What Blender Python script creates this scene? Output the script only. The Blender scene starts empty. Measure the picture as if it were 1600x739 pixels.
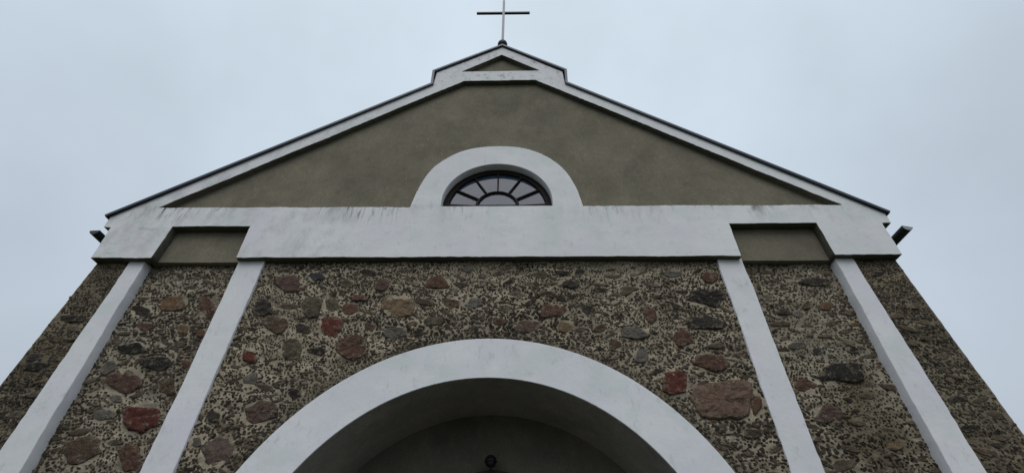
import bpy, bmesh, math, random
import numpy as np
from mathutils import Vector, Matrix, noise

random.seed(7)
R = math.radians
scene = bpy.context.scene
COL = scene.collection

# ------------------------------------------------------------------ camera
cam_data = bpy.data.cameras.new("camera")
cam = bpy.data.objects.new("camera", cam_data)
COL.objects.link(cam)
cam_data.sensor_fit = 'HORIZONTAL'
cam_data.sensor_width = 36.0
cam_data.lens = 16.487
cam_data.clip_end = 3000.0
_r = Vector((0.9999276, 0.0112991, 0.0041386))
_u = Vector((0.0041719, -0.6481235, 0.7615238))
_f = Vector((-0.0112869, 0.7614514, 0.6481237))
cam.matrix_world = Matrix(((_r.x, _u.x, -_f.x, 0.4087), (_r.y, _u.y, -_f.y, -6.0),
                           (_r.z, _u.z, -_f.z, 1.6), (0, 0, 0, 1)))
scene.camera = cam

# ------------------------------------------------------------------ sky, sun, exposure
SUN_EL, SUN_AZ = R(52), R(186)          # azimuth from +Y, clockwise: behind the viewer
world = bpy.data.worlds.new("World")
scene.world = world
world.use_nodes = True
wn, wl = world.node_tree.nodes, world.node_tree.links
wn.clear()
def W(t, **kw):
    n = wn.new(t)
    for k, v in kw.items(): setattr(n, k, v)
    return n
w_out = W('ShaderNodeOutputWorld'); w_bg = W('ShaderNodeBackground')
w_bg.inputs['Strength'].default_value = 0.1
w_sky = W('ShaderNodeTexSky', sky_type='NISHITA', sun_disc=False)
w_sky.sun_elevation = SUN_EL; w_sky.sun_rotation = SUN_AZ
w_sky.air_density = 1.0; w_sky.dust_density = 3.0
w_tc = W('ShaderNodeTexCoord'); w_sep = W('ShaderNodeSeparateXYZ')
wl.new(w_tc.outputs['Generated'], w_sep.inputs[0])
w_ramp = W('ShaderNodeValToRGB')        # overcast luminance: a third of the zenith at the horizon
e = w_ramp.color_ramp.elements
e[0].position = 0.0;  e[0].color = (0.41, 0.458, 0.52, 1)
e[1].position = 0.95; e[1].color = (0.715, 0.825, 0.925, 1)
m = e.new(0.45); m.color = (0.515, 0.588, 0.672, 1)
m = e.new(0.72); m.color = (0.615, 0.715, 0.81, 1)
wl.new(w_sep.outputs['Z'], w_ramp.inputs[0])
w_noise = W('ShaderNodeTexNoise'); w_noise.inputs['Scale'].default_value = 1.6
w_noise.inputs['Detail'].default_value = 5.0; w_noise.inputs['Roughness'].default_value = 0.5
wl.new(w_tc.outputs['Generated'], w_noise.inputs['Vector'])
w_nr = W('ShaderNodeMapRange'); w_nr.inputs[1].default_value = 0.3; w_nr.inputs[2].default_value = 0.7
w_nr.inputs[3].default_value = 9.0; w_nr.inputs[4].default_value = 11.7
wl.new(w_noise.outputs['Fac'], w_nr.inputs[0])
w_mul = W('ShaderNodeMix', data_type='RGBA', blend_type='MULTIPLY'); w_mul.inputs[0].default_value = 1.0
wl.new(w_ramp.outputs['Color'], w_mul.inputs[6]); wl.new(w_nr.outputs[0], w_mul.inputs[7])
w_mix = W('ShaderNodeMix', data_type='RGBA', blend_type='MIX'); w_mix.inputs[0].default_value = 0.95
wl.new(w_sky.outputs['Color'], w_mix.inputs[6]); wl.new(w_mul.outputs[2], w_mix.inputs[7])
wl.new(w_mix.outputs[2], w_bg.inputs['Color']); wl.new(w_bg.outputs[0], w_out.inputs[0])

sun_data = bpy.data.lights.new("sun", 'SUN')
sun_data.energy = 1.1
sun_data.angle = R(45)
sun_data.color = (1.0, 0.97, 0.94)
sun = bpy.data.objects.new("sun", sun_data)
COL.objects.link(sun)
_d = Vector((math.sin(SUN_AZ) * math.cos(SUN_EL), math.cos(SUN_AZ) * math.cos(SUN_EL), math.sin(SUN_EL)))
sun.rotation_euler = _d.to_track_quat('Z', 'Y').to_euler()

scene.view_settings.view_transform = 'Standard'
scene.view_settings.look = 'None'
scene.view_settings.gamma = 1.0
scene.view_settings.use_curve_mapping = False
scene.view_settings.exposure = 0.0

# ------------------------------------------------------------------ materials
class NT:
    def __init__(self, name):
        self.m = bpy.data.materials.new(name); self.m.use_nodes = True
        self.n = self.m.node_tree.nodes; self.l = self.m.node_tree.links
        self.b = self.n['Principled BSDF']
        self.co = self.n.new('ShaderNodeTexCoord').outputs['Object']
    def new(self, t, **kw):
        n = self.n.new(t)
        for k, v in kw.items(): setattr(n, k, v)
        return n
    def put(self, sock, v):
        if isinstance(v, bpy.types.NodeSocket): self.l.new(v, sock)
        elif isinstance(v, (tuple, list)): sock.default_value = tuple(v) + ((1.0,) if len(v) == 3 and sock.type == 'RGBA' else ())
        else: sock.default_value = v
    def noise(self, scale, detail=4, rough=0.55, stretch=None, off=(0, 0, 0), dist=0.0):
        mp = self.new('ShaderNodeMapping'); self.l.new(self.co, mp.inputs[0])
        mp.inputs['Location'].default_value = off
        if stretch: mp.inputs['Scale'].default_value = stretch
        t = self.new('ShaderNodeTexNoise'); self.l.new(mp.outputs[0], t.inputs['Vector'])
        t.inputs['Scale'].default_value = scale; t.inputs['Detail'].default_value = detail
        t.inputs['Roughness'].default_value = rough; t.inputs['Distortion'].default_value = dist
        return t.outputs['Fac']
    def voronoi(self, scale, feature='F1', stretch=None, warp=None):
        v = self.co
        if warp:
            t = self.new('ShaderNodeTexNoise'); self.l.new(self.co, t.inputs['Vector']); t.inputs['Scale'].default_value = warp[0]
            s = self.new('ShaderNodeVectorMath', operation='SCALE'); self.l.new(t.outputs['Color'], s.inputs[0]); s.inputs[3].default_value = warp[1]
            a = self.new('ShaderNodeVectorMath', operation='ADD'); self.l.new(self.co, a.inputs[0]); self.l.new(s.outputs[0], a.inputs[1]); v = a.outputs[0]
        mp = self.new('ShaderNodeMapping'); self.l.new(v, mp.inputs[0])
        if stretch: mp.inputs['Scale'].default_value = stretch
        t = self.new('ShaderNodeTexVoronoi', feature=feature); self.l.new(mp.outputs[0], t.inputs['Vector'])
        t.inputs['Scale'].default_value = scale
        return t
    def ramp(self, v, a, b, lo=0.0, hi=1.0):
        r = self.new('ShaderNodeMapRange'); r.clamp = True
        self.put(r.inputs[0], v); r.inputs[1].default_value = a; r.inputs[2].default_value = b
        r.inputs[3].default_value = lo; r.inputs[4].default_value = hi
        return r.outputs[0]
    def math(self, op, a, b=0.0):
        r = self.new('ShaderNodeMath', operation=op); self.put(r.inputs[0], a); self.put(r.inputs[1], b)
        return r.outputs[0]
    def mix(self, fac, a, b, blend='MIX'):
        r = self.new('ShaderNodeMix', data_type='RGBA', blend_type=blend)
        self.put(r.inputs[0], fac); self.put(r.inputs[6], a); self.put(r.inputs[7], b)
        return r.outputs[2]
    def xyz(self):
        s = self.new('ShaderNodeSeparateXYZ'); self.l.new(self.co, s.inputs[0]); return s.outputs
    def bump(self, h, strength, dist=0.01, prev=None):
        b = self.new('ShaderNodeBump'); b.inputs['Strength'].default_value = strength; b.inputs['Distance'].default_value = dist
        self.l.new(h, b.inputs['Height'])
        if prev: self.l.new(prev, b.inputs['Normal'])
        return b.outputs[0]
    def done(self, color, rough=0.85, normal=None, spec=0.3, metal=0.0):
        self.put(self.b.inputs['Base Color'], color); self.put(self.b.inputs['Roughness'], rough)
        self.b.inputs['Specular IOR Level'].default_value = spec; self.b.inputs['Metallic'].default_value = metal
        if normal: self.l.new(normal, self.b.inputs['Normal'])
        return self.m

def white_plaster(name, dirt, base=(0.73, 0.735, 0.725)):
    t = NT(name)
    c = t.mix(t.ramp(t.noise(0.9, 4, 0.6), 0.35, 0.65), base, tuple(v * k for v, k in zip(base, (0.93, 0.90, 0.95))))
    c = t.mix(t.ramp(t.noise(2.3, 5, 0.6, off=(3, 8, 1)), 0.45, 0.7), c, tuple(v * k for v, k in zip(base, (0.86, 0.90, 0.88))))
    # hairline scuffs
    sc = t.noise(7.0, 8, 0.75, stretch=(1.6, 1, 0.8), off=(9, 0, 4))
    c = t.mix(t.ramp(sc, 0.56, 0.70, 0, 0.42), c, (0.36, 0.34, 0.36))
    c = t.mix(t.ramp(t.noise(16.0, 8, 0.8, stretch=(1, 1, 0.6), off=(2, 6, 1)), 0.60, 0.72, 0, 0.22), c, (0.30, 0.285, 0.29))
    if dirt > 0:
        x = t.xyz()
        band = t.math('MULTIPLY', t.ramp(x['Z'], 6.95, 7.40), t.ramp(x['Z'], 7.50, 7.44))   # run-off below the ledge
        low = t.math('MULTIPLY', t.ramp(x['Z'], 6.25, 6.35), t.ramp(x['Z'], 6.75, 6.45))
        run = t.noise(2.2, 7, 0.68, stretch=(2.3, 1, 0.55), off=(1.5, 0, 2), dist=0.6)
        pat = t.ramp(t.noise(0.55, 2, 0.5, off=(5.2, 0, 1.0)), 0.44, 0.62)
        a = t.math('MULTIPLY', t.math('MULTIPLY', t.ramp(run, 0.45, 0.64), pat), band)
        drip = t.ramp(t.noise(4.0, 7, 0.75, stretch=(3.2, 1, 0.45), off=(3.5, 0, 1), dist=0.5), 0.50, 0.62)
        def hump(c0, w): return t.ramp(t.math('ABSOLUTE', t.math('SUBTRACT', x['X'], c0)), w, w * 0.4)
        pat2 = t.math('MAXIMUM', t.math('MAXIMUM', hump(-2.5, 1.1), hump(-5.7, 0.7)), t.math('MULTIPLY', t.ramp(t.noise(0.8, 3, 0.5, off=(1.2, 0, 4.0)), 0.45, 0.62), 0.45))
        a = t.math('MAXIMUM', a, t.math('MULTIPLY', t.math('MULTIPLY', drip, pat2), t.math('MULTIPLY', band, 1.0)))
        run2 = t.noise(1.3, 7, 0.7, stretch=(0.8, 1, 4.0), off=(7.5, 0, 3))
        b = t.math('MULTIPLY', t.ramp(run2, 0.54, 0.72), t.ramp(x['X'], -5.3, -6.1))
        top = t.math('MULTIPLY', t.ramp(t.noise(5.5, 7, 0.7, off=(0, 2, 2)), 0.53, 0.66), t.ramp(x['Z'], 11.2, 11.6))
        up = t.math('MULTIPLY', t.ramp(t.noise(3.0, 7, 0.75, off=(4, 2, 6)), 0.56, 0.72), 0.18)
        f = t.math('MAXIMUM', t.math('MAXIMUM', a, t.math('MULTIPLY', b, 0.7)), t.math('MAXIMUM', t.math('MULTIPLY', top, 0.6), up))
        f = t.math('MAXIMUM', f, t.math('MULTIPLY', t.math('MULTIPLY', t.ramp(t.noise(1.8, 8, 0.75, stretch=(1.5, 1, 0.9), off=(3, 0, 12)), 0.46, 0.66), t.ramp(x['X'], -1.9, -2.8)), 0.30))     # the damp left end
        c = t.mix(t.math('MULTIPLY', f, dirt), c, (0.085, 0.080, 0.080))
    n = t.bump(t.noise(3.2, 3, 0.5), 0.5, 0.02)
    n = t.bump(t.noise(22.0, 6, 0.7), 0.35, 0.006, n)
    return t.done(c, 0.82, n, 0.25)

def olive_plaster(name, base=(0.225, 0.202, 0.149)):
    t = NT(name)
    c = t.mix(t.ramp(t.noise(0.8, 7, 0.68), 0.38, 0.62), base, tuple(v * k for v, k in zip(base, (0.66, 0.67, 0.68))))
    c = t.mix(t.ramp(t.noise(2.6, 6, 0.65, stretch=(1.0, 1, 0.7), off=(2, 4, 7)), 0.5, 0.72, 0, 0.7), c, tuple(v * k for v, k in zip(base, (1.25, 1.18, 1.12))))
    c = t.mix(t.ramp(t.noise(34.0, 6, 0.85), 0.42, 0.62, 0, 0.75), c, tuple(v * 0.55 for v in base))
    c = t.mix(t.ramp(t.noise(19.0, 7, 0.8, off=(5, 5, 1)), 0.54, 0.70, 0, 0.5), c, tuple(v * 1.45 for v in base))
    c = t.mix(t.ramp(t.noise(3.0, 7, 0.75, stretch=(1.6, 1, 0.35), off=(8, 0, 5)), 0.52, 0.72, 0, 0.45), c, tuple(v * 0.62 for v in base))
    c = t.mix(t.ramp(t.noise(1.5, 6, 0.7, stretch=(1, 1, 2.2), off=(7, 1, 3)), 0.55, 0.75, 0, 0.5), c, tuple(v * 0.5 for v in base))
    n = t.bump(t.noise(6.0, 4, 0.6), 0.4, 0.015)
    n = t.bump(t.noise(70.0, 5, 0.8), 0.8, 0.006, n)
    return t.done(c, 0.95, n, 0.15)

def mortar(name, pale, grey, dark, amount):
    t = NT(name)
    c = t.mix(t.ramp(t.noise(1.1, 5, 0.6), 0.40, 0.62), pale, grey)
    c = t.mix(t.ramp(t.noise(6.5, 6, 0.7, stretch=(0.8, 1, 1.5), off=(2, 0, 9)), 0.50, 0.68, 0, amount), c, dark)
    c = t.mix(t.ramp(t.noise(45, 4, 0.75), 0.45, 0.7, 0, 0.55), c, tuple(v * 0.4 for v in pale))
    c = t.mix(t.ramp(t.noise(0.6, 3, 0.5, off=(3, 3, 3)), 0.55, 0.7, 0, 0.35), c, (0.20, 0.215, 0.17))
    c = t.mix(t.ramp(t.noise(1.5, 8, 0.72, stretch=(1, 1, 1.3), off=(11, 0, 6)), 0.52, 0.64, 0, 0.75), c, dark)
    c = t.mix(t.ramp(t.noise(2.6, 8, 0.75, stretch=(1, 1, 1.6), off=(4, 0, 16)), 0.56, 0.68, 0, 0.7), c, tuple(min(1, v * 1.3) for v in pale))
    s0 = t.xyz()                                          # a black lichen patch low in the right bay, another on the left corner
    for (lx, lz, lr) in ((4.95, 3.62, 0.62), (5.05, 4.25, 0.35), (-6.35, 4.55, 0.5)):
        ex = t.math('SUBTRACT', s0['X'], lx); ez = t.math('SUBTRACT', s0['Z'], lz)
        dd = t.math('SQRT', t.math('ADD', t.math('MULTIPLY', ex, ex), t.math('MULTIPLY', ez, ez)))
        dd = t.math('ADD', dd, t.math('MULTIPLY', t.math('SUBTRACT', t.noise(4.0, 7, 0.75, off=(lx, 0, lz)), 0.5), 1.1))
        c = t.mix(t.ramp(dd, lr, lr * 0.6, 0, 0.7), c, (0.13, 0.10, 0.062))
    # the cement collar trowelled round the arch
    s = t.xyz()
    dz = t.math('SUBTRACT', s['Z'], 1.45)
    rad = t.math('SQRT', t.math('ADD', t.math('MULTIPLY', s['X'], s['X']), t.math('MULTIPLY', dz, dz)))
    rad = t.math('ADD', rad, t.math('MULTIPLY', t.noise(3.5, 4, 0.6), 0.22))
    c = t.mix(t.ramp(rad, 3.71, 3.60, 0, 0.8), c, (0.17, 0.145, 0.105))
    n = t.bump(t.noise(9.0, 5, 0.65), 0.8, 0.05)
    n = t.bump(t.noise(38.0, 5, 0.75), 0.9, 0.02, n)
    return t.done(c, 0.95, n, 0.15)

def rubble(name):
    t = NT(name)
    vc = t.new('ShaderNodeVertexColor', layer_name='Col'); at = vc.outputs['Color']; lap = vc.outputs['Alpha']
    c = t.mix(t.ramp(t.noise(12, 7, 0.78), 0.40, 0.66, 0, 0.85), at, (0.40, 0.38, 0.37), 'MULTIPLY')
    c = t.mix(t.ramp(t.noise(30, 6, 0.8, off=(4, 4, 4)), 0.50, 0.72, 0, 0.40), c, (0.20, 0.175, 0.14))
    c = t.mix(t.ramp(t.noise(6, 7, 0.75, stretch=(1, 1, 2.4), off=(1, 7, 4), dist=0.8), 0.53, 0.66, 0, 0.75), c, (0.035, 0.031, 0.028))
    sm_ = t.math('ADD', t.noise(9, 8, 0.8, stretch=(1, 1, 1.5), off=(6, 2, 8)), t.math('MULTIPLY', lap, 0.08))
    mc = t.mix(t.ramp(t.noise(40, 4, 0.8), 0.45, 0.6), (0.30, 0.25, 0.18), (0.11, 0.09, 0.066))
    c = t.mix(t.ramp(sm_, 0.555, 0.625, 0, 0.9), c, mc)                  # mortar lapped over the edges and faces
    n = t.bump(t.noise(10.0, 8, 0.75, dist=0.5), 1.0, 0.07)
    n = t.bump(t.noise(55.0, 5, 0.85), 0.9, 0.012, n)
    return t.done(c, 0.88, n, 0.2)

def simple(name, base, rough=0.6, var=0.25, scale=6.0, metal=0.0, spec=0.4, bump=0.2):
    t = NT(name)
    c = t.mix(t.ramp(t.noise(scale, 6, 0.65), 0.38, 0.68), base, tuple(v * (1 - var) for v in base))
    c = t.mix(t.ramp(t.noise(scale * 5, 5, 0.7, off=(3, 1, 5)), 0.55, 0.72, 0, 0.5), c, tuple(v * (1 - 1.6 * var) if var < .6 else v * .2 for v in base))
    return t.done(c, rough, t.bump(t.noise(scale * 8, 4, 0.7), bump, 0.004), spec, metal)

M = {}
M['trim'] = white_plaster('white_limewash_weathered', 1.0)
M['pilaster'] = white_plaster('white_limewash_clean', 0.0, (0.73, 0.73, 0.735))
M['arch'] = white_plaster('white_limewash_arch', 0.0, (0.73, 0.74, 0.74))
M['olive'] = olive_plaster('olive_render')
M['vault'] = olive_plaster('vault_render', (0.46, 0.43, 0.38))
M['porch'] = olive_plaster('porch_render', (0.20, 0.186, 0.148))
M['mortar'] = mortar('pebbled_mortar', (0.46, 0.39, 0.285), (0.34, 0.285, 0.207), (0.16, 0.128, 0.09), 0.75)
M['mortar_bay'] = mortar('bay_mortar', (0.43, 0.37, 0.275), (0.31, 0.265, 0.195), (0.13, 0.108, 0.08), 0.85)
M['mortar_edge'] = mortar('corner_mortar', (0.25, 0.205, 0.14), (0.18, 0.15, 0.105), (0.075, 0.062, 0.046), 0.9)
M['rubble'] = rubble('field_stone')
M['roof'] = simple('dark_sheet_metal', (0.055, 0.062, 0.075), 0.42, 0.25, 3.0, 0.55)
M['return'] = olive_plaster('shaded_render_return', (0.13, 0.118, 0.092))  # olive render toned down: shade of the trim's undersides put into the colour
M['zinc'] = simple('weathered_zinc', (0.30, 0.31, 0.34), 0.6, 0.3, 9.0, 0.2)
M['gutter'] = simple('dark_gutter_metal', (0.048, 0.047, 0.050), 0.5, 0.3, 4.0, 0.3)
M['steel'] = simple('galvanised_steel', (0.34, 0.335, 0.34), 0.6, 0.15, 8.0, 0.2, 0.3)
M['iron'] = simple('dark_wrought_iron', (0.028, 0.028, 0.032), 0.5, 0.3, 9.0, 0.5)
M['frame'] = simple('dark_brown_painted_wood', (0.018, 0.013, 0.011), 0.7, 0.3, 12.0, 0.0, 0.15)
M['door'] = simple('dark_oak', (0.028, 0.018, 0.012), 0.6, 0.4, 10.0)
M['paving'] = simple('grey_concrete_paving', (0.075, 0.070, 0.062), 0.9, 0.3, 2.0, bump=0.5)
M['ground'] = simple('rough_grass', (0.040, 0.055, 0.022), 0.95, 0.45, 0.7, bump=0.8)
M['brass'] = simple('worn_brass', (0.35, 0.24, 0.10), 0.4, 0.3, 12.0, 0.9)
gm = NT('window_glass')
M['glass'] = gm.done(gm.mix(gm.ramp(gm.noise(1.5, 4, 0.6), 0.35, 0.7), (0.026, 0.042, 0.074), (0.050, 0.074, 0.118)), 0.06,
                     gm.bump(gm.noise(1.8, 2, 0.5), 0.06, 0.03), 0.42)

# ------------------------------------------------------------------ helpers
def prop(o, label=None, cat=None, group=None, kind=None):
    if label: o['label'] = label
    if cat: o['category'] = cat
    if group: o['group'] = group
    if kind: o['kind'] = kind
    return o

def link(name, me, parent=None, mats=()):
    o = bpy.data.objects.new(name, me)
    COL.objects.link(o)
    for m_ in mats: me.materials.append(m_)
    if parent: o.parent = parent
    return o

def empty(name):
    o = bpy.data.objects.new(name, None); COL.objects.link(o); o.empty_display_size = 0.3
    return o

class MB:
    def __init__(self): self.v, self.f, self.mi, self.col, self.sm, self.lap = [], [], [], [], [], []
    def face(self, idx, mi=0, col=(1, 1, 1), sm=False, lap=None):
        self.lap.append(lap or (0.0,) * len(idx))
        self.f.append(tuple(idx)); self.mi.append(mi); self.col.append(col); self.sm.append(sm)
    def box(self, x0, x1, y0, y1, z0, z1, mi=0):
        b = len(self.v)
        self.v += [(x, y, z) for z in (z0, z1) for y in (y0, y1) for x in (x0, x1)]
        for q in ((0, 2, 3, 1), (4, 5, 7, 6), (0, 1, 5, 4), (2, 6, 7, 3), (0, 4, 6, 2), (1, 3, 7, 5)):
            self.face([b + i for i in q], mi)
    def tube(self, pts, r, seg=10, cap=True, sm=True):
        rings = []
        for i, p in enumerate(pts):
            p = Vector(p)
            d = (Vector(pts[min(i + 1, len(pts) - 1)]) - Vector(pts[max(i - 1, 0)])).normalized()
            a = d.orthogonal().normalized(); c = d.cross(a)
            rr = r[i] if isinstance(r, (list, tuple)) else r
            b = len(self.v)
            for k in range(seg):
                t = 2 * math.pi * k / seg
                self.v.append(tuple(p + (a * math.cos(t) + c * math.sin(t)) * rr))
            rings.append(b)
        for i in range(len(rings) - 1):
            for k in range(seg):
                k2 = (k + 1) % seg
                self.face((rings[i] + k, rings[i] + k2, rings[i + 1] + k2, rings[i + 1] + k), sm=sm)
        if cap:
            self.face([rings[0] + k for k in range(seg)][::-1]); self.face([rings[-1] + k for k in range(seg)])
    def lathe(self, c, prof, seg=24):
        rings = []
        for r, z in prof:
            b = len(self.v); rings.append(b)
            for k in range(seg):
                t = 2 * math.pi * k / seg
                self.v.append((c[0] + r * math.cos(t), c[1] + r * math.sin(t), c[2] + z))
        for i in range(len(rings) - 1):
            for k in range(seg):
                k2 = (k + 1) % seg
                self.face((rings[i] + k, rings[i] + k2, rings[i + 1] + k2, rings[i + 1] + k), sm=True)
    def build(self, name, parent=None, mats=(), colors=False):
        me = bpy.data.meshes.new(name)
        me.from_pydata(self.v, [], self.f)
        me.polygons.foreach_set('material_index', self.mi)
        me.polygons.foreach_set('use_smooth', self.sm)
        if colors:
            ca = me.color_attributes.new('Col', 'FLOAT_COLOR', 'CORNER')
            counts = np.array([len(f) for f in self.f])
            c = np.repeat(np.array(self.col, dtype=np.float32), counts, axis=0)
            ca.data.foreach_set('color', np.hstack([c, np.array([q for l_ in self.lap for q in l_], np.float32)[:, None]]).ravel())
        me.update()
        return link(name, me, parent, mats)

def wobble(pts, step=0.07, amp=0.006, seed=0.0, closed=True):
    """subdivide an outline and let it wander a little, as hand-trowelled plaster does"""
    out = []
    n = len(pts)
    for i in range(n if closed else n - 1):
        a, b = Vector(pts[i]), Vector(pts[(i + 1) % n])
        k = max(1, int((b - a).length / step))
        t = (b - a).normalized() if (b - a).length > 1e-6 else Vector((1, 0))
        nrm = Vector((-t.y, t.x))
        for j in range(k):
            p = a.lerp(b, j / k)
            w = 0.0 if j == 0 else amp * (1.2 * noise.noise(Vector((p.x * 1.3, p.y * 1.3, seed))) + 0.6 * noise.noise(Vector((p.x * 9, p.y * 9, seed + 5))) + 0.5 * noise.noise(Vector((p.x * 23, p.y * 23, seed + 9))))
            out.append((p + nrm * w).to_tuple())
    return out

def arc(cx, cz, r, a0, a1, n, rz=None):
    rz = rz or r
    return [(cx + r * math.cos(R(a0 + (a1 - a0) * i / n)), cz + rz * math.sin(R(a0 + (a1 - a0) * i / n))) for i in range(n + 1)]

def slab_mesh(name, loops, y0, y1, bevel=0.006):
    """outline loops (x, z) -> a solid between y0 (front) and y1 (back) with softened arrises"""
    cu = bpy.data.curves.new(name, 'CURVE'); cu.dimensions = '2D'; cu.fill_mode = 'BOTH'
    for lp in loops:
        s = cu.splines.new('POLY'); s.points.add(len(lp) - 1)
        s.points.foreach_set('co', [c for (x, z) in lp for c in (x, z, 0.0, 1.0)])
        s.use_cyclic_u = True
    cu.extrude = (y1 - y0) / 2 - bevel; cu.bevel_depth = bevel; cu.bevel_resolution = 1; cu.offset = -bevel
    tmp = bpy.data.objects.new(name, cu); COL.objects.link(tmp)
    dg = bpy.context.evaluated_depsgraph_get()
    me = bpy.data.meshes.new_from_object(tmp.evaluated_get(dg))
    bpy.data.objects.remove(tmp); bpy.data.curves.remove(cu)
    me.materials.clear()
    n = len(me.vertices)
    co = np.empty(n * 3, np.float32); me.vertices.foreach_get('co', co); co = co.reshape(-1, 3)
    new = np.stack([co[:, 0], (y0 + y1) / 2 - co[:, 2], co[:, 1]], 1)
    me.vertices.foreach_set('co', new.astype(np.float32).ravel())
    me.name = name
    bm = bmesh.new(); bm.from_mesh(me); bmesh.ops.remove_doubles(bm, verts=bm.verts, dist=1e-5)
    bmesh.ops.recalc_face_normals(bm, faces=bm.faces); bm.to_mesh(me); bm.free()
    me.update()
    return me

def slab(name, loops, y0, y1, mat, parent, bevel=0.006):
    return link(name, slab_mesh(name, loops, y0, y1, bevel), parent, (mat,))

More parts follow.
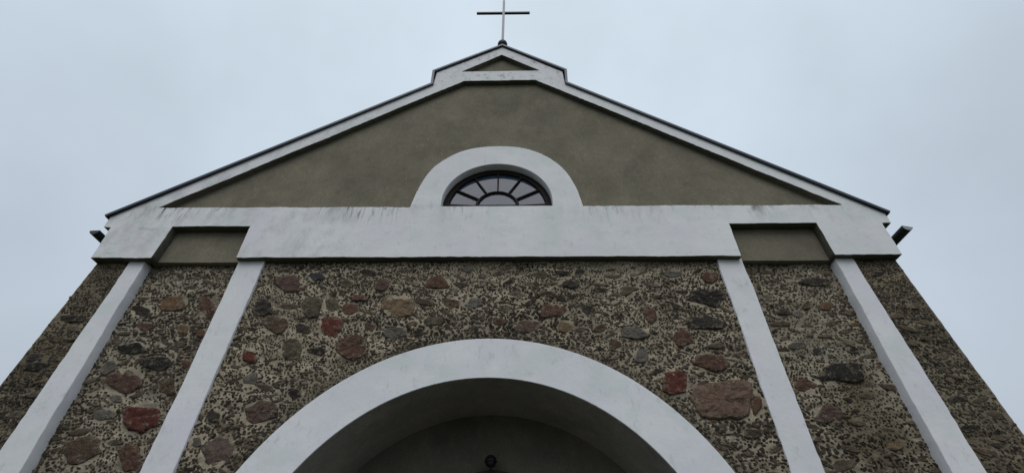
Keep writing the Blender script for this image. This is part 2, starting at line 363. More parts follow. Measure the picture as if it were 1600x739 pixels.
FIELDSTONES=[
(-3.24,5.85,0.199,-0.001,-0.047,0.150,(0.233,0.126,0.105)), (-2.82,5.99,0.138,-0.001,-0.021,0.077,(0.086,0.105,0.141)),
(-1.72,5.83,0.111,-0.000,-0.019,0.104,(0.233,0.126,0.105)), (-0.85,5.86,0.198,-0.001,-0.013,0.126,(0.266,0.111,0.064)),
(-2.30,5.86,0.109,-0.000,-0.017,0.075,(0.212,0.183,0.105)), (-2.74,5.42,0.158,-0.000,-0.045,0.161,(0.212,0.183,0.105)),
(-2.46,5.47,0.106,-0.000,-0.030,0.118,(0.212,0.183,0.105)), (-2.13,5.38,0.119,-0.000,-0.029,0.126,(0.266,0.111,0.064)),
(-1.42,5.45,0.251,-0.001,-0.030,0.184,(0.423,0.277,0.133)), (-0.62,5.49,0.131,-0.000,-0.009,0.098,(0.222,0.133,0.075)),
(-2.38,5.09,0.162,-0.000,-0.044,0.172,(0.277,0.059,0.042)), (-3.19,5.11,0.191,-0.000,-0.051,0.152,(0.222,0.133,0.075)),
(-1.79,5.08,0.097,-0.000,-0.016,0.078,(0.233,0.126,0.105)), (-1.39,4.99,0.178,-0.000,-0.016,0.097,(0.266,0.260,0.233)),
(-1.97,4.73,0.215,-0.000,-0.042,0.185,(0.266,0.111,0.064)), (-2.87,4.74,0.148,-0.000,-0.049,0.156,(0.212,0.183,0.105)),
(-2.47,4.69,0.116,-0.000,-0.019,0.068,(0.050,0.046,0.046)), (-3.43,4.62,0.111,-0.000,-0.041,0.110,(0.277,0.059,0.042)),
(-3.27,4.25,0.112,-0.000,-0.038,0.102,(0.266,0.260,0.233)), (-2.98,3.81,0.229,0.000,-0.055,0.154,(0.233,0.126,0.105)),
(-2.59,4.06,0.115,-0.000,-0.020,0.064,(0.050,0.046,0.046)), (0.12,5.15,0.106,-0.000,-0.002,0.068,(0.266,0.111,0.064)),
(-0.26,5.50,0.124,-0.000,-0.006,0.112,(0.266,0.260,0.233)), (-3.51,5.42,0.149,-0.000,-0.044,0.125,(0.086,0.077,0.067)),
(-2.79,5.07,0.097,-0.000,-0.028,0.094,(0.086,0.077,0.067)), (-0.41,6.12,0.106,-0.000,-0.004,0.062,(0.266,0.260,0.233)),
(-0.85,5.17,0.139,-0.000,-0.010,0.084,(0.212,0.183,0.105)), (-1.02,4.99,0.069,-0.000,-0.008,0.061,(0.086,0.077,0.067)),
(-1.99,6.06,0.126,-0.001,-0.013,0.062,(0.086,0.077,0.067)), (-2.06,5.59,0.145,-0.000,-0.014,0.063,(0.266,0.111,0.064)),
(0.98,5.36,0.202,-0.001,0.006,0.115,(0.266,0.111,0.064)), (1.24,5.84,0.127,-0.000,0.006,0.083,(0.086,0.077,0.067)),
(0.76,6.03,0.125,-0.001,0.003,0.077,(0.212,0.183,0.105)), (2.12,5.72,0.145,-0.001,0.013,0.087,(0.212,0.183,0.105)),
(2.90,6.03,0.154,-0.001,0.017,0.076,(0.266,0.260,0.233)), (3.47,5.93,0.103,-0.000,0.034,0.126,(0.266,0.111,0.064)),
(3.29,5.56,0.290,-0.001,0.040,0.152,(0.050,0.046,0.046)), (2.41,5.26,0.111,-0.000,0.030,0.160,(0.266,0.111,0.064)),
(3.19,5.13,0.263,-0.001,0.030,0.115,(0.086,0.077,0.067)), (2.79,4.88,0.138,-0.000,0.028,0.119,(0.266,0.111,0.064)),
(2.10,4.98,0.226,-0.000,0.017,0.101,(0.266,0.260,0.233)), (0.55,5.10,0.202,-0.000,0.002,0.109,(0.233,0.126,0.105)),
(1.12,5.10,0.110,-0.000,0.007,0.104,(0.423,0.277,0.133)), (1.62,5.05,0.109,-0.000,0.010,0.082,(0.222,0.133,0.075)),
(1.79,4.78,0.098,-0.000,0.011,0.083,(0.222,0.133,0.075)), (2.16,4.62,0.113,-0.000,0.019,0.109,(0.266,0.260,0.233)),
(3.08,4.51,0.228,-0.000,0.037,0.139,(0.266,0.111,0.064)), (2.55,4.21,0.176,-0.000,0.039,0.174,(0.277,0.059,0.042)),
(3.19,3.97,0.458,-0.000,0.073,0.249,(0.380,0.212,0.141)), (2.92,4.17,0.116,-0.000,0.015,0.056,(0.233,0.126,0.105)),
(1.47,5.38,0.094,-0.000,0.007,0.071,(0.086,0.077,0.067)), (0.68,5.81,0.069,-0.000,0.002,0.089,(0.222,0.133,0.075)),
(1.39,6.05,0.070,-0.000,0.007,0.080,(0.086,0.077,0.067)), (3.24,4.76,0.110,-0.000,0.015,0.053,(0.212,0.183,0.105)),
(-5.03,5.59,0.213,-0.001,-0.063,0.133,(0.380,0.193,0.075)), (-4.45,5.51,0.128,-0.000,-0.070,0.165,(0.266,0.111,0.064)),
(-5.27,5.16,0.143,-0.000,-0.035,0.067,(0.266,0.111,0.064)), (-4.67,5.12,0.086,-0.000,-0.034,0.074,(0.380,0.193,0.075)),
(-5.26,4.79,0.222,-0.000,-0.053,0.100,(0.028,0.030,0.021)), (-4.79,4.57,0.208,-0.000,-0.053,0.105,(0.050,0.046,0.046)),
(-5.45,4.50,0.117,-0.000,-0.059,0.104,(0.266,0.260,0.233)), (-5.12,4.29,0.247,-0.000,-0.094,0.172,(0.254,0.118,0.086)),
(-4.46,4.22,0.122,-0.000,-0.054,0.112,(0.222,0.133,0.075)), (-4.35,4.55,0.086,-0.000,-0.033,0.071,(0.266,0.111,0.064)),
(-4.62,3.80,0.251,0.000,-0.098,0.189,(0.254,0.046,0.038)), (-5.14,3.37,0.224,0.000,-0.093,0.154,(0.222,0.133,0.075)),
(-4.51,3.29,0.147,0.000,-0.077,0.143,(0.266,0.111,0.064)), (-5.45,5.44,0.147,-0.000,-0.053,0.101,(0.086,0.077,0.067)),
(-3.33,3.33,0.214,0.000,-0.073,0.175,(0.301,0.202,0.174)), (-5.14,3.84,0.135,0.000,-0.055,0.095,(0.266,0.260,0.233)),
(-6.48,4.58,0.202,-0.000,-0.054,0.081,(0.086,0.077,0.067)), (-3.55,3.77,0.094,0.000,-0.034,0.080,(0.086,0.077,0.067)),
(-3.65,3.44,0.087,0.000,-0.027,0.060,(0.266,0.260,0.233)), (-4.35,5.05,0.085,-0.000,-0.030,0.068,(0.266,0.111,0.064)),
(-6.51,5.25,0.287,-0.001,-0.038,0.060,(0.086,0.077,0.067)), (-5.09,4.05,0.107,-0.000,-0.029,0.052,(0.266,0.260,0.233)),
(-6.36,4.45,0.177,-0.000,-0.047,0.070,(0.050,0.046,0.046)), (5.20,5.95,0.277,-0.001,0.032,0.079,(0.086,0.077,0.067)),
(4.88,5.51,0.067,-0.000,0.031,0.079,(0.222,0.133,0.075)), (5.18,5.49,0.095,-0.000,0.033,0.078,(0.380,0.193,0.075)),
(4.94,4.42,0.284,-0.000,0.060,0.133,(0.050,0.046,0.046)), (4.37,4.24,0.140,-0.000,0.039,0.097,(0.266,0.111,0.064)),
(4.50,3.85,0.187,0.000,0.051,0.118,(0.233,0.126,0.105)), (5.17,3.45,0.117,0.000,0.029,0.056,(0.423,0.277,0.133)),
(4.48,5.40,0.118,-0.000,0.024,0.066,(0.086,0.077,0.067)), (4.70,5.35,0.094,-0.000,0.023,0.060,(0.266,0.260,0.233)),
(4.45,4.83,0.126,-0.000,0.023,0.059,(0.266,0.260,0.233)), (5.46,5.17,0.069,-0.000,0.025,0.053,(0.380,0.193,0.075)),
(4.33,5.18,0.153,-0.000,0.019,0.053,(0.222,0.133,0.075)), (6.19,4.00,0.121,-0.000,0.030,0.050,(0.086,0.077,0.067)),
(3.53,3.91,0.069,-0.000,0.041,0.123,(0.266,0.111,0.064)), (4.73,4.75,0.089,-0.000,0.022,0.054,(0.086,0.077,0.067))]

# ------------------------------------------------------------------ the setting
g = MB(); g.box(-600, 600, -600, 600, -0.5, 0.0)
prop(g.build('ground', None, (M['ground'],)), 'dark rough grass round the stone church', 'ground', kind='structure')
g = MB(); g.box(-4.0, 4.0, -40.0, 1.5, 0.004, 0.03)
prop(g.build('path', None, (M['paving'],)), 'grey paved path leading up to the church portal', 'path', kind='structure')

# ------------------------------------------------------------------ the church
church = empty('church_building')
prop(church, 'fieldstone church with a whitewashed gable, half-round window and arched portal', 'church')

XE = lambda z: 6.58 + (6.28 - z) * 0.058          # half width of the battered stone front
ARC_Z, R_IN, R_OUT = 1.45, 2.82, 3.41             # portal arch

def wnoise(x, z):
    return min(1.0, max(0.0, (XE(z) - abs(x)) / 0.30)) * (0.020 * noise.noise(Vector((x * 1.1, z * 1.3, 3.3))) + 0.026 * noise.noise(Vector((x * 2.6, z * 7.0, 7.7)))
            + 0.012 * noise.noise(Vector((x * 7.0, z * 13.0, 1.7))))

wall = MB()
class Zone: pass
ZONES = []
def zone(x0, x1, y, z1, mi, hole=False, ragged=0):
    z = Zone(); z.x0, z.x1, z.y, z.z1, z.mi, z.hole = x0, x1, y, z1, mi, hole
    ZONES.append(z)
    step = 0.04
    nz = int(z1 / step); wmax = max(x1(0) - x0(0), 0.2); nx = int(wmax / step)
    base = len(wall.v)
    for j in range(nz + 1):
        zz = z1 * j / nz
        for i in range(nx + 1):
            x = x0(zz) + (x1(zz) - x0(zz)) * i / nx
            if (ragged > 0 and i == nx) or (ragged < 0 and i == 0):
                x += 0.012 * noise.noise(Vector((zz * 3.0, ragged, 1))) + 0.008 * noise.noise(Vector((zz * 11.0, ragged, 4)))
            wall.v.append((x, y + wnoise(x, zz), zz))
    for j in range(nz):
        for i in range(nx):
            a = base + j * (nx + 1) + i
            q = (a, a + 1, a + nx + 2, a + nx + 1)
            if hole:
                cx = sum(wall.v[k][0] for k in q) / 4; cz = sum(wall.v[k][2] for k in q) / 4
                if (cz > ARC_Z and math.hypot(cx, cz - ARC_Z) < 3.12) or (cz <= ARC_Z and abs(cx) < 3.12): continue
            wall.face(q, mi, sm=True)
k_ = lambda v: (lambda z: v)
zone(k_(-3.95), k_(3.85), 0.14, 6.34, 0, hole=True)
zone(k_(-5.80), k_(-4.0), 0.27, 6.40, 1)
zone(k_(3.90), k_(5.72), 0.27, 6.40, 1)
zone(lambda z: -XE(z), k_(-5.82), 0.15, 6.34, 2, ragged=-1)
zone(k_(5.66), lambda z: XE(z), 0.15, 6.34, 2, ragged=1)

def zone_of(x, z):
    for zo in ZONES:
        if zo.x0(z) <= x <= zo.x1(z): return zo
    return None

# --- larger field stones: (x, z, half axis a, half axis b, colour)
def muted(c, k=0.70, d=0.34):
    if c[0] > 2.4 * c[1]: d *= 0.75
    g_ = 0.3 * c[0] + 0.59 * c[1] + 0.11 * c[2]
    w_ = (1.04, 0.97, 0.86)
    return tuple((v * (1 - d) + g_ * d) * k * q for v, q in zip(c, w_))
STONES = [(s[0], s[1], Vector((s[2], s[3])), Vector((s[4], s[5])), muted(s[6])) for s in FIELDSTONES]
placed = [(s[0], s[1], s[2].length, s[3].length) for s in STONES]
rng = random.Random(11)
PAL = [(0.20, 0.165, 0.115), (0.25, 0.205, 0.145), (0.17, 0.14, 0.10), (0.22, 0.19, 0.145), (0.11, 0.093, 0.073),
       (0.21, 0.145, 0.10), (0.28, 0.235, 0.165), (0.18, 0.16, 0.125), (0.075, 0.064, 0.052), (0.21, 0.17, 0.12)]
def clear_of(x, z, r, pad):
    for px, pz, a, b in placed:
        if abs(px - x) < a + r and abs(pz - z) < b + r:
            if ((px - x) / (a + r * pad)) ** 2 + ((pz - z) / (b + r * pad)) ** 2 < 1: return False
    return True
def ok_zone(x, z, r):
    zo = zone_of(x, z)
    if not zo: return None
    if x - r < zo.x0(z) + 0.08 or x + r > zo.x1(z) - 0.08 or z + r > zo.z1 - 0.12: return None
    if zo.hole and ((z > ARC_Z and math.hypot(x, z - ARC_Z) < R_OUT + 0.10 + r) or (z <= ARC_Z and abs(x) < R_OUT + 0.10 + r)): return None
    return zo
def scatter(n, lo, hi, flat, zmin=0.05, zmax=6.2, pal=PAL):
    for _ in range(n):
        for _t in range(12):
            x, z = rng.uniform(-6.6, 6.6), rng.uniform(zmin, zmax)
            r = rng.uniform(lo, hi)
            if ok_zone(x, z, r) and clear_of(x, z, r, 1.0): break
        else: continue
        a = r * rng.uniform(0.9, 1.5); b = r * flat * rng.uniform(0.7, 1.2); th = rng.gauss(0, 0.3)
        STONES.append((x, z, Vector((a * math.cos(th), a * math.sin(th))), Vector((-b * math.sin(th), b * math.cos(th))),
                       (lambda f, p: tuple(c * f for c in p))(rng.uniform(0.75, 1.2), rng.choice(pal))))
        placed.append((x, z, a, b))
BIGPAL = [(0.20, 0.09, 0.065), (0.19, 0.12, 0.08), (0.22, 0.17, 0.11), (0.20, 0.19, 0.17), (0.08, 0.075, 0.07), (0.22, 0.15, 0.12)]
scatter(90, 0.12, 0.26, 0.75, 0.1, 2.9, [muted(c, 0.8) for c in BIGPAL])          # the part below the picture
PAL = [muted(c, 0.75, 0.1) for c in PAL]
scatter(280, 0.055, 0.13, 0.42, 0.05, 6.2, PAL)
scatter(260, 0.045, 0.085, 0.26, 0.05, 6.2, PAL)         # thin slivers wedged into the joints
scatter(420, 0.032, 0.06, 0.55, 0.05, 6.2, PAL)

def stone(x, z, a, b, col, rise):
    zo = zone_of(x, z)
    if not zo: return
    y = zo.y + wnoise(x, z)
    size = min(a.length, b.length)
    if x - a.length * 1.2 < zo.x0(z) + 0.03 or x + a.length * 1.2 > zo.x1(z) - 0.03:      # keep it inside its bay
        a = a * 0.7
        if x - a.length * 1.2 < zo.x0(z) + 0.03: x = zo.x0(z) + 0.03 + a.length * 1.2
        if x + a.length * 1.2 > zo.x1(z) - 0.03: x = zo.x1(z) - 0.03 - a.length * 1.2
    n = 34 if size > 0.06 else 14
    sd = rng.uniform(0, 100)
    cut = [(rng.uniform(0, 6.28), rng.uniform(0.66, 0.96)) for _ in range(rng.randint(2, 4) if size < 0.12 else rng.randint(1, 2))]
    sq = rng.uniform(0.0, 0.9) if size > 0.09 else 0.0
    if size > 0.24 and x > 3: sq, cut, a, b = 0.8, [], a * 0.80, b * 0.95; x -= 0.09
    prof = []
    for k in range(n):
        t = 2 * math.pi * k / n
        C_, S_ = math.cos(t), math.sin(t)
        r = 1.05 + 0.26 * noise.noise(Vector((C_ * 1.1, S_ * 1.1, sd))) + 0.16 * noise.noise(Vector((C_ * 3, S_ * 3, sd + 9))) + 0.10 * noise.noise(Vector((C_ * 8, S_ * 8, sd + 3)))
        r *= 1 + sq * (1 / (abs(C_) ** 5 + abs(S_) ** 5) ** 0.2 - 1)
        for ca, cd in cut:                                # broken faces give straight sides
            d = math.cos(t - ca)
            if d > 0.2: r = min(r, cd / d + 0.06 * noise.noise(Vector((C_ * 7, S_ * 7, sd + 20))))
        prof.append(r)
    base = len(wall.v)
    tilt = Vector((rng.gauss(0, 0.35), rng.gauss(0, 0.35)))
    rings = ((1.05, -0.02), (1.0, rise * 0.45), (0.94, rise * 0.85), (0.78, rise * 1.0), (0.5, rise * 1.05), (0.22, rise * 1.05))
    if n == 14: rings = (rings[0], rings[1], rings[2], rings[4])
    for s, h in rings:
        for k in range(n):
            t = 2 * math.pi * k / n
            p = (a * math.cos(t) + b * math.sin(t)) * (prof[k] * s)
            hh = h
            if h > 0:
                hh = h * (1 + 0.75 * noise.noise(Vector((p.x * 10, p.y * 10, sd))) + 0.5 * noise.noise(Vector((p.x * 26, p.y * 26, sd + 2)))
                          + tilt.x * p.x / (a.length + .01) + tilt.y * p.y / (b.length + .01))
                hh = max(0.003, hh)
            wall.v.append((x + p.x, y - hh, z + p.y))
    c = len(wall.v); wall.v.append((x, y - rise, z))
    flat = rng.random() < 0.5
    nr = len(rings)
    LAP = (1.0, 1.0, 0.9, 0.45, 0.1, 0.0)
    for i in range(nr - 1):
        for k in range(n):
            k2 = (k + 1) % n
            wall.face((base + i * n + k, base + i * n + k2, base + (i + 1) * n + k2, base + (i + 1) * n + k), 3, col, not flat, (LAP[i], LAP[i], LAP[i + 1], LAP[i + 1]))
    for k in range(n):
        wall.face((base + (nr - 1) * n + k, base + (nr - 1) * n + (k + 1) % n, c), 3, col, not flat)
for x, z, a, b, col in STONES:
    stone(x, z, a, b, col, min(0.030, 0.007 + 0.10 * min(a.length, b.length)))

# --- thousands of stone chips pressed into the mortar between them
CHIP = [(0.105, 0.085, 0.061), (0.135, 0.108, 0.074), (0.080, 0.066, 0.050), (0.18, 0.142, 0.096), (0.096, 0.082, 0.064), (0.135, 0.098, 0.068), (0.054, 0.046, 0.036)]
GRID = {}
for i, (px, pz, a, b) in enumerate(placed):
    for gx in range(int(math.floor((px - a - .3) / .5)), int(math.floor((px + a + .3) / .5)) + 1):
        for gz in range(int(math.floor((pz - b - .3) / .5)), int(math.floor((pz + b + .3) / .5)) + 1):
            GRID.setdefault((gx, gz), []).append(i)
def chips(zo, sp, coarse):
    z = 0.03
    row = 0
    while z < zo.z1 - 0.03:
        x = zo.x0(z) + 0.03 + (row % 2) * sp * 0.5
        while x < zo.x1(z) - 0.03:
            x_, z_ = x + rng.gauss(0, sp * 0.20), z + rng.gauss(0, sp * 0.20)
            x += sp
            if zo.hole and ((z_ > ARC_Z and math.hypot(x_, z_ - ARC_Z) < R_OUT - 0.03) or (z_ <= ARC_Z and abs(x_) < R_OUT - 0.03)): continue
            patch = noise.noise(Vector((x_ * 0.75, z_ * 1.0, 90.0))) + 0.8 * noise.noise(Vector((x_ * 2.4, z_ * 3.4, 60.0))) + rng.gauss(0, 0.10)
            if (patch > 0.02) != coarse: continue
            dens = noise.noise(Vector((x_ * 0.9, z_ * 0.9, 12.0))) + 0.7 * noise.noise(Vector((x_ * 3.0, z_ * 4.0, 2.0)))
            if rng.random() < 0.02 + max(0.0, -dens - 0.15) * 0.35: continue
            ang = 0.9 * noise.noise(Vector((x_ * 0.8, z_ * 0.8, 30.0))) + rng.gauss(0, 0.35)
            skip = False; best = 0.12
            for i in GRID.get((int(math.floor(x_ / .5)), int(math.floor(z_ / .5))), ()):
                px, pz, a, b = placed[i]
                dx, dz = (x_ - px) / max(a, .02), (z_ - pz) / max(b, .02)
                e_ = math.hypot(dx, dz)
                if e_ < 1.02: skip = True; break
                d = (e_ - 1) * min(a, b)
                if a > 0.07 and d < best:
                    best = d; ang = math.atan2(dx / max(a, .02), -dz / max(b, .02)) + rng.gauss(0, 0.25)
            if skip: continue
            big = 1.0 + 0.55 * noise.noise(Vector((x_ * 0.7, z_ * 0.7, 50.0)))
            L = sp * 0.49 * big * math.exp(rng.gauss(0, 0.24)); S_ = L * rng.uniform(0.6, 0.92)
            y = zo.y + wnoise(x_, z_)
            c_, s_ = math.cos(ang), math.sin(ang)
            tone = math.exp(rng.gauss(0, 0.3)) * (0.68 if noise.noise(Vector((x_ * 0.9, z_ * 1.1, 77.0))) > 0.22 else 1.0) * (0.45 if math.hypot(x_ - 4.95, z_ - 3.62) < 0.6 + rng.gauss(0, 0.12) else 1.0)
            col = tuple(v * tone for v in rng.choice(CHIP))
            h = rng.uniform(0.006, 0.013)
            b0 = len(wall.v)
            n = rng.choice((5, 6, 6, 7)); ph = rng.uniform(0, 6.28)
            for k in range(n):
                t = ph + 2 * math.pi * k / n
                rr = rng.uniform(0.8, 1.15)
                u, w = L * rr * math.cos(t), S_ * rr * math.sin(t)
                wall.v.append((x_ + u * c_ - w * s_, y + 0.006, z_ + u * s_ + w * c_))
            for k in range(n):
                p = wall.v[b0 + k]
                wall.v.append((x_ + (p[0] - x_) * 0.7, y - h * rng.uniform(0.7, 1.2), z_ + (p[2] - z_) * 0.7))
            for k in range(n):
                k2 = (k + 1) % n
                wall.face((b0 + k, b0 + k2, b0 + n + k2, b0 + n + k), 3, col)
            wall.face([b0 + n + k for k in range(n)], 3, col)
        z += sp * 0.88; row += 1
for zo, sp in zip(ZONES, (0.038, 0.041, 0.042, 0.039, 0.039)):
    chips(zo, sp, False); chips(zo, sp * 1.2, True)
wall.build('stone_wall', church, (M['mortar'], M['mortar_bay'], M['mortar_edge'], M['rubble']), colors=True)

# --- the nave behind the front
for s in (-1, 1):
    sw = MB(); n = 40
    for j in range(n + 1):
        z = 7.2 * j / n
        x = s * (XE(min(z, 6.3)) - 0.02)
        for y in (0.17, 4.0, 9.0, 14.0, 19.0): sw.v.append((x, y, z))
    for j in range(n):
        for i in range(4):
            a = j * 5 + i
            sw.face((a, a + 1, a + 6, a + 5), 0)
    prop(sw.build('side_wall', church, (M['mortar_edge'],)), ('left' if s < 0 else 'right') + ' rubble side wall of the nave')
rear = slab('rear_wall', [[(-6.9, 0), (-6.5, 7.1), (0, 12.2), (6.5, 7.1), (6.9, 0)]], 18.9, 19.2, M['olive'], church)

# --- whitewashed trim of the gable: one skin of plaster, split into frieze, raking cornice and window surround
outer = [(-6.585, 6.285), (-6.63, 6.95), (-6.755, 6.965), (-6.775, 7.19), (-6.755, 7.255), (-1.535, 11.35), (-1.505, 11.865), (0.045, 13.07),
         (1.50, 11.865), (1.535, 11.35), (6.775, 7.255), (6.80, 7.22), (6.77, 6.975), (6.625, 6.975), (6.60, 6.30),
         (5.525, 6.295), (5.51, 6.985), (4.03, 6.98), (4.02, 6.275), (-4.185, 6.28), (-4.205, 6.965), (-5.555, 6.965), (-5.585, 6.28)]
WX, WZ = 0.045, 7.55                                   # centre of the half-round window
def smooth(p, n=6):
    out = []
    for i in range(len(p) - 1):
        q = [Vector(p[max(0, min(len(p) - 1, i + k))]) for k in (-1, 0, 1, 2)]
        for j in range(n):
            t = j / n
            out.append((0.5 * (2 * q[1] + (q[2] - q[0]) * t + (2 * q[0] - 5 * q[1] + 4 * q[2] - q[3]) * t * t + (3 * q[1] - q[0] - 3 * q[2] + q[3]) * t ** 3)).to_tuple())
    return out + [tuple(p[-1])]
surround = smooth([(1.58, 7.405), (1.50, 7.86), (1.35, 8.29), (1.13, 8.62), (0.80, 8.90), (0.43, 9.05), (0.03, 9.09),
                   (-0.38, 9.05), (-0.74, 8.91), (-1.05, 8.65), (-1.27, 8.33), (-1.41, 7.90), (-1.505, 7.405)])
tymp = [(-6.02, 7.42), (-0.83, 11.49), (0.85, 11.515), (6.13, 7.41)] + surround
small = [(-0.91, 11.905), (0.04, 12.68), (0.96, 11.93)]
opening = [(WX - 1.0, 7.42)] + arc(WX, WZ, 1.0, 180, 0, 40) + [(WX + 1.0, 7.42)]
me = slab_mesh('gable_trim', [wobble(outer, 0.06, 0.010, 1), wobble(tymp, 0.022, 0.012, 2), wobble(small, 0.06, 0.006, 3), wobble(opening, 0.06, 0.004, 4)], 0.0, 0.17, 0.008)
bm = bmesh.new(); bm.from_mesh(me)
SPLIT = 7.435
bmesh.ops.bisect_plane(bm, geom=bm.verts[:] + bm.edges[:] + bm.faces[:], plane_co=(0, 0, SPLIT), plane_no=(0, 0, 1))
def part_of(f):
    c = f.calc_center_median()
    if c.z < SPLIT: return 'frieze'
    return 'window_surround' if abs(c.x - WX) < 1.72 and c.z < 9.4 else 'raking_cornice'
tags = [part_of(f) for f in bm.faces]
for nm in ('frieze', 'raking_cornice', 'window_surround'):
    b2 = bm.copy(); b2.faces.ensure_lookup_table()
    bmesh.ops.delete(b2, geom=[f for f, t in zip(b2.faces, tags) if t != nm], context='FACES')
    m2 = bpy.data.meshes.new(nm); b2.to_mesh(m2); b2.free()
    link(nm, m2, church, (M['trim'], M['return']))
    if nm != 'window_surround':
        for p in m2.polygons:                              # soffits and reveals: olive render, darkened to paint in their shade
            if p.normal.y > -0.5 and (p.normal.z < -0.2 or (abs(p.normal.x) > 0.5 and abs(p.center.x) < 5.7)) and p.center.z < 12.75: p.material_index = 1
bm.free(); bpy.data.meshes.remove(me)

# --- recessed olive render of the pediment
slab('tympanum', [[(-6.25, 7.34), (-0.93, 11.62), (0.95, 11.64), (6.38, 7.33)], arc(WX, 7.54, 1.25, 0, 360, 40)[:-1]], 0.125, 0.30, M['olive'], church)
slab('upper_tympanum', [[(-1.1, 11.84), (0.04, 12.80), (1.15, 11.86)]], 0.125, 0.30, M['olive'], church)
slab('recessed_panel', [wobble([(-5.70, 6.305), (-5.70, 7.05), (-4.10, 7.05), (-4.10, 6.30)], 0.1, 0.006, 8)], 0.162, 0.36, M['olive'], church)
slab('recessed_panel', [wobble([(3.94, 6.30), (3.94, 7.07), (5.62, 7.07), (5.62, 6.305)], 0.1, 0.006, 9)], 0.162, 0.36, M['olive'], church)
# eaves cornice that returns along each side under the roof edge
for s in (-1, 1):
    c = MB(); c.box(min(s * 6.45, s * 6.75), max(s * 6.45, s * 6.75), 0.172, 18.9, 6.98, 7.17)
    c.build('eaves_cornice', church, (M['trim'],))

# --- pilasters
def pil(x0t, x0b, x1t, x1b, y0, y1, seed):
    zt, zb = 6.30, 3.07
    f = lambda t, b, z: t + (b - t) * (zt - z) / (zt - zb)
    pts = [(f(x0t, x0b, 0), 0.0), (f(x0t, x0b, zt), zt), (f(x1t, x1b, zt), zt), (f(x1t, x1b, 0), 0.0)]
    slab('pilaster', [wobble(pts, 0.09, 0.015, seed)], y0, y1, M['pilaster'], church, 0.010)
pil(-4.18, -4.16, -3.755, -3.76, 0.10, 0.32, 21)
pil(3.665, 3.66, 4.065, 4.06, 0.10, 0.32, 22)
pil(-6.00, -6.05, -5.735, -5.64, 0.10, 0.42, 23)
pil(5.575, 5.55, 5.87, 5.965, 0.10, 0.42, 24)

# --- portal
ring = [(-R_OUT, 0.0)] + arc(0.0, ARC_Z, R_OUT, 180, 0, 70) + [(R_OUT, 0.0), (R_IN, 0.0)] + arc(0.0, ARC_Z, R_IN, 0, 180, 60) + [(-R_IN, 0.0)]
ringw = wobble(ring, 0.08, 0.016, 31)
slab('arch_surround', [ringw], 0.09, 0.24, M['arch'], church, 0.008)
v = MB()
inn = [p for p in ringw if math.hypot(p[0], max(0.0, p[1] - ARC_Z)) < (R_IN + R_OUT) / 2 and p[1] > 0.02]
inn.sort(key=lambda p: math.atan2(p[1] - ARC_Z, p[0]) if p[1] > ARC_Z else (p[1] - ARC_Z if p[0] > 0 else math.pi + ARC_Z - p[1]))
inn = [(R_IN - 0.004, -0.02)] + [(p[0] * 0.9985, ARC_Z + (p[1] - ARC_Z) * 0.9985 if p[1] > ARC_Z else p[1]) for p in inn] + [(-R_IN + 0.004, -0.02)]
ys = (0.102, 0.2, 0.45, 0.8, 1.2, 1.52)
for (x, z) in inn:
    for y in ys: v.v.append((x, y, z))
for i in range(len(inn) - 1):
    for j in range(len(ys) - 1):
        a = i * len(ys) + j
        v.face((a, a + len(ys), a + 1 + len(ys), a + 1), sm=True)
v.build('portal_vault', church, (M['vault'],))
b = MB(); b.box(-3.1, 3.1, 1.5, 1.7, 0.0, 4.5)
b.build('porch_wall', church, (M['porch'],))
DX, DR, DZ = 0.03, 0.86, 2.59
fr = [(DX - DR, 0.035)] + arc(DX, DZ, DR, 180, 0, 30) + [(DX + DR, 0.035), (DX + DR - 0.10, 0.035)] + arc(DX, DZ, DR - 0.10, 0, 180, 30) + [(DX - DR + 0.10, 0.035)]
door = slab('door', [[(DX - DR + 0.101, 0.036)] + arc(DX, DZ, DR - 0.101, 180, 0, 30) + [(DX + DR - 0.101, 0.036)]], 1.465, 1.498, M['door'], church)
slab('door_frame', [fr], 1.43, 1.497, M['door'], door)
for s in (-1, 1):
    h = MB(); x = DX + s * 0.07
    h.tube([(x, 1.463, 1.10), (x, 1.41, 1.10), (x, 1.40, 1.13), (x, 1.40, 1.30), (x, 1.41, 1.33), (x, 1.463, 1.33)], 0.010, 8)
    h.build('handle', door, (M['brass'],))
    q = MB()
    for k in range(5):
        a0 = DX + s * (0.012 + k * 0.145); a1 = DX + s * (0.012 + k * 0.145 + 0.137)
        top = DZ + math.sqrt(max(0.0, (DR - 0.12) ** 2 - max(abs(a0 - DX), abs(a1 - DX)) ** 2))
        q.box(min(a0, a1), max(a0, a1), 1.447, 1.4635, 0.05, top)
    q.build('door_leaf', door, (M['door'],))

# --- half-round window
GY = 0.15
outer_w = [(WX - 0.995, 7.40)] + arc(WX, WZ, 0.995, 180, 0, 48) + [(WX + 0.995, 7.40)]
def wedge(a0, a1, r0, r1, pad):
    """opening of one radial pane, kept pad away from the bars"""
    p = []
    n = 8
    d1, d0 = math.degrees(pad / r1), math.degrees(pad / r0)
    p += arc(WX, WZ, r1, a0 + d1, a1 - d1, n)
    p += arc(WX, WZ, r0, a1 - d0, a0 + d0, n)
    return p
holes = []
for k in range(6):
    lo = 30 * k + (4.0 if k == 0 else 0); hi = 30 * (k + 1) - (4.0 if k == 5 else 0)
    holes.append(wedge(lo, hi, 0.405, 0.890, 0.013))
holes.append(arc(WX, WZ + 0.035, 0.350, 2, 178, 24))
window = slab('window', [outer_w] + holes, GY, GY + 0.07, M['frame'], church, 0.006)
gl = MB()
pts = [(WX - 0.98, 7.45)] + arc(WX, WZ, 0.98, 180, 0, 32) + [(WX + 0.98, 7.45)]
for (x, z) in pts: gl.v.append((x, GY + 0.045, z))
gl.face(range(len(pts)))
gl.build('glass', window, (M['glass'],))
sill = MB(); sill.box(WX - 0.99, WX + 0.99, 0.03, GY, 7.38, 7.421)
sill.build('sill', window, (M['trim'],))
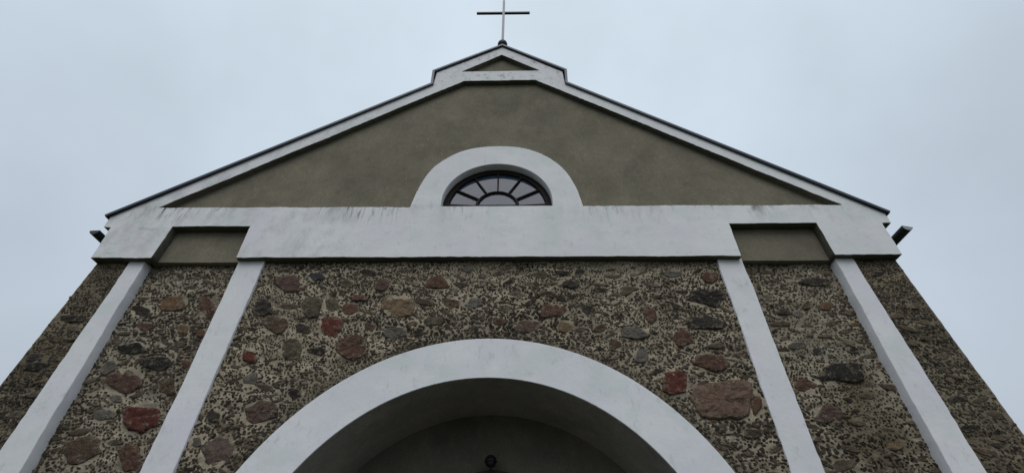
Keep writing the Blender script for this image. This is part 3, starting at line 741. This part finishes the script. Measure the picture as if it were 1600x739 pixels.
bk = MB(); bk.box(-1.2, 1.2, 0.31, 0.36, 7.3, 8.8)
bk.build('window_backing', window, (M['frame'],))

# --- roof
rl = [(-6.845, 7.205), (-1.585, 11.345), (-1.605, 11.895), (0.047, 13.135), (1.61, 11.895), (1.59, 11.345), (6.85, 7.205)]
def offset_up(p, d, ins=0.0):
    return p
def strip(pts, th):
    """closed outline of a sheet of thickness th lying on the polyline"""
    lo = []
    for i, p in enumerate(pts):
        a = Vector(pts[max(i - 1, 0)]); c = Vector(pts[min(i + 1, len(pts) - 1)]); p = Vector(p)
        n1 = (p - a).normalized() if i > 0 else (c - p).normalized()
        n2 = (c - p).normalized() if i < len(pts) - 1 else n1
        n1, n2 = Vector((n1.y, -n1.x)), Vector((n2.y, -n2.x))
        m_ = (n1 + n2).normalized(); lo.append((p + m_ * th / max(0.35, m_.dot(n1))).to_tuple())
    return list(pts) + lo[::-1]
slab('verge_flashing', [strip(rl, 0.058)], -0.055, 0.85, M['roof'], church, 0.004)
slab('parapet', [[(-1.53, 11.0), (-1.53, 11.83), (0.047, 13.02), (1.53, 11.83), (1.53, 11.0)]], 0.31, 0.80, M['trim'], church)
rp = [(-6.84, 7.19), (0.0, 12.57), (6.84, 7.19)]
roof = slab('roof', [strip(rp, 0.05)], 0.86, 19.5, M['roof'], church, 0.004)
for s in (-1, 1):                                      # standing seams
    d = Vector((s * 6.84, 0, 7.19 - 12.57)); nrm = Vector((s * 5.38, 0, 6.84)).normalized()
    for k in range(34):
        y = 1.1 + k * 0.54
        a = Vector((0, y, 12.57)); c = a + d
        sm_ = MB(); b0 = 0
        for p in (a, c):
            for dy in (-0.012, 0.012):
                for hgt in (0.002, 0.032):
                    q_ = p + nrm * hgt; sm_.v.append((q_.x, q_.y + dy, q_.z))
        for f in ((0, 4, 5, 1), (2, 3, 7, 6), (1, 5, 7, 3), (4, 6, 7, 5), (0, 1, 3, 2)): sm_.face([b0 + i for i in f])
        sm_.build('standing_seam', roof, (M['roof'],))

# --- gutters
def gutter(s, cx, cz, roll):
    g_ = MB(); n = 12; th = 0.008; rr = 0.085
    ys_ = [0.15 + 18.8 * i / 20 for i in range(21)]
    prof = [(rr * math.cos(math.pi + math.pi * k / n), rr * math.sin(math.pi + math.pi * k / n)) for k in range(n + 1)]
    prof += [((rr - th) * math.cos(2 * math.pi - math.pi * k / n), (rr - th) * math.sin(2 * math.pi - math.pi * k / n)) for k in range(n + 1)]
    ca, sa = math.cos(roll), math.sin(roll)
    L = len(prof)
    for y in ys_:
        for (u, w) in prof: g_.v.append((cx + u * ca - w * sa, y, cz + u * sa + w * ca))
    for i in range(len(ys_) - 1):
        for k in range(L):
            k2 = (k + 1) % L
            g_.face((i * L + k, i * L + k2, (i + 1) * L + k2, (i + 1) * L + k), sm=False)
    g_.face(list(range(L))[::-1]); g_.face([(len(ys_) - 1) * L + k for k in range(L)])
    o = g_.build('gutter', church, (M['gutter'],))
    cap = MB()
    hp = [(rr * math.cos(math.pi + math.pi * k / n), rr * math.sin(math.pi + math.pi * k / n)) for k in range(n + 1)]
    for y in (0.140, 0.149):
        for (u, w) in hp: cap.v.append((cx + u * ca - w * sa, y, cz + u * sa + w * ca))
    m1 = n + 1
    cap.face(range(m1)); cap.face([m1 + k for k in range(m1)][::-1])
    for k in range(m1): cap.face((k, m1 + k, m1 + (k + 1) % m1, (k + 1) % m1))
    cap.build('end_cap', o, (M['zinc'] if s > 0 else M['gutter'],))
    for k in range(12):
        y = 1.2 + k * 1.55
        br = MB(); br.tube([(s * 6.60, y, 7.02), (cx - s * rr * 0.9, y, cz + 0.005)], 0.012, 6)
        br.build('bracket', o, (M['gutter'],))
gutter(1, 7.155, 7.02, R(-14)); gutter(-1, -7.03, 7.005, R(3))

# ------------------------------------------------------------------ cross on the apex
cross = empty('roof_cross'); cross.location = (0.045, 0.06, 13.11)
prop(cross, 'thin steel cross on a dark ball at the gable apex', 'cross')
c = MB(); c.box(-0.032, 0.032, -0.032, 0.032, 0.20, 2.77)
c.build('pole', cross, (M['steel'],))
c = MB(); c.box(-0.765, 0.745, -0.030, 0.030, 1.965, 2.025)
c.build('crossbar', cross, (M['iron'],))
c = MB(); c.lathe((0, 0, 0.19), [(0.001, 0.125)] + [(0.128 * math.sin(R(a)), 0.128 * math.cos(R(a))) for a in range(12, 170, 8)] + [(0.05, -0.125), (0.09, -0.19)], 24)
c.build('ball', cross, (M['iron'],))

# ------------------------------------------------------------------ lamp over the door
lamp = empty('wall_lamp'); lamp.location = (0.01, 1.498, 3.53)
prop(lamp, 'small dark round lamp above the door in the portal', 'lamp')
c = MB(); c.tube([(0, 0.0, 0.02), (0, -0.025, 0.02)], 0.05, 16); c.build('wall_plate', lamp, (M['iron'],))
c = MB(); c.tube([(0, -0.02, 0.02), (0, -0.10, 0.06), (0, -0.17, 0.075), (0, -0.20, 0.05)], 0.010, 8); c.build('arm', lamp, (M['iron'],))
c = MB(); c.lathe((0, -0.20, 0.0), [(0.012, 0.088), (0.045, 0.078), (0.074, 0.050), (0.088, 0.012), (0.092, -0.014), (0.084, -0.014), (0.06, 0.03), (0.012, 0.06)], 24); c.build('shade', lamp, (M['iron'],))
c = MB(); c.lathe((0, -0.20, 0.0), [(0.001, 0.02), (0.05, 0.012), (0.080, -0.012), (0.072, -0.045), (0.045, -0.070), (0.014, -0.080), (0.010, -0.11), (0.001, -0.115)], 20); c.build('globe', lamp, (M['iron'],))
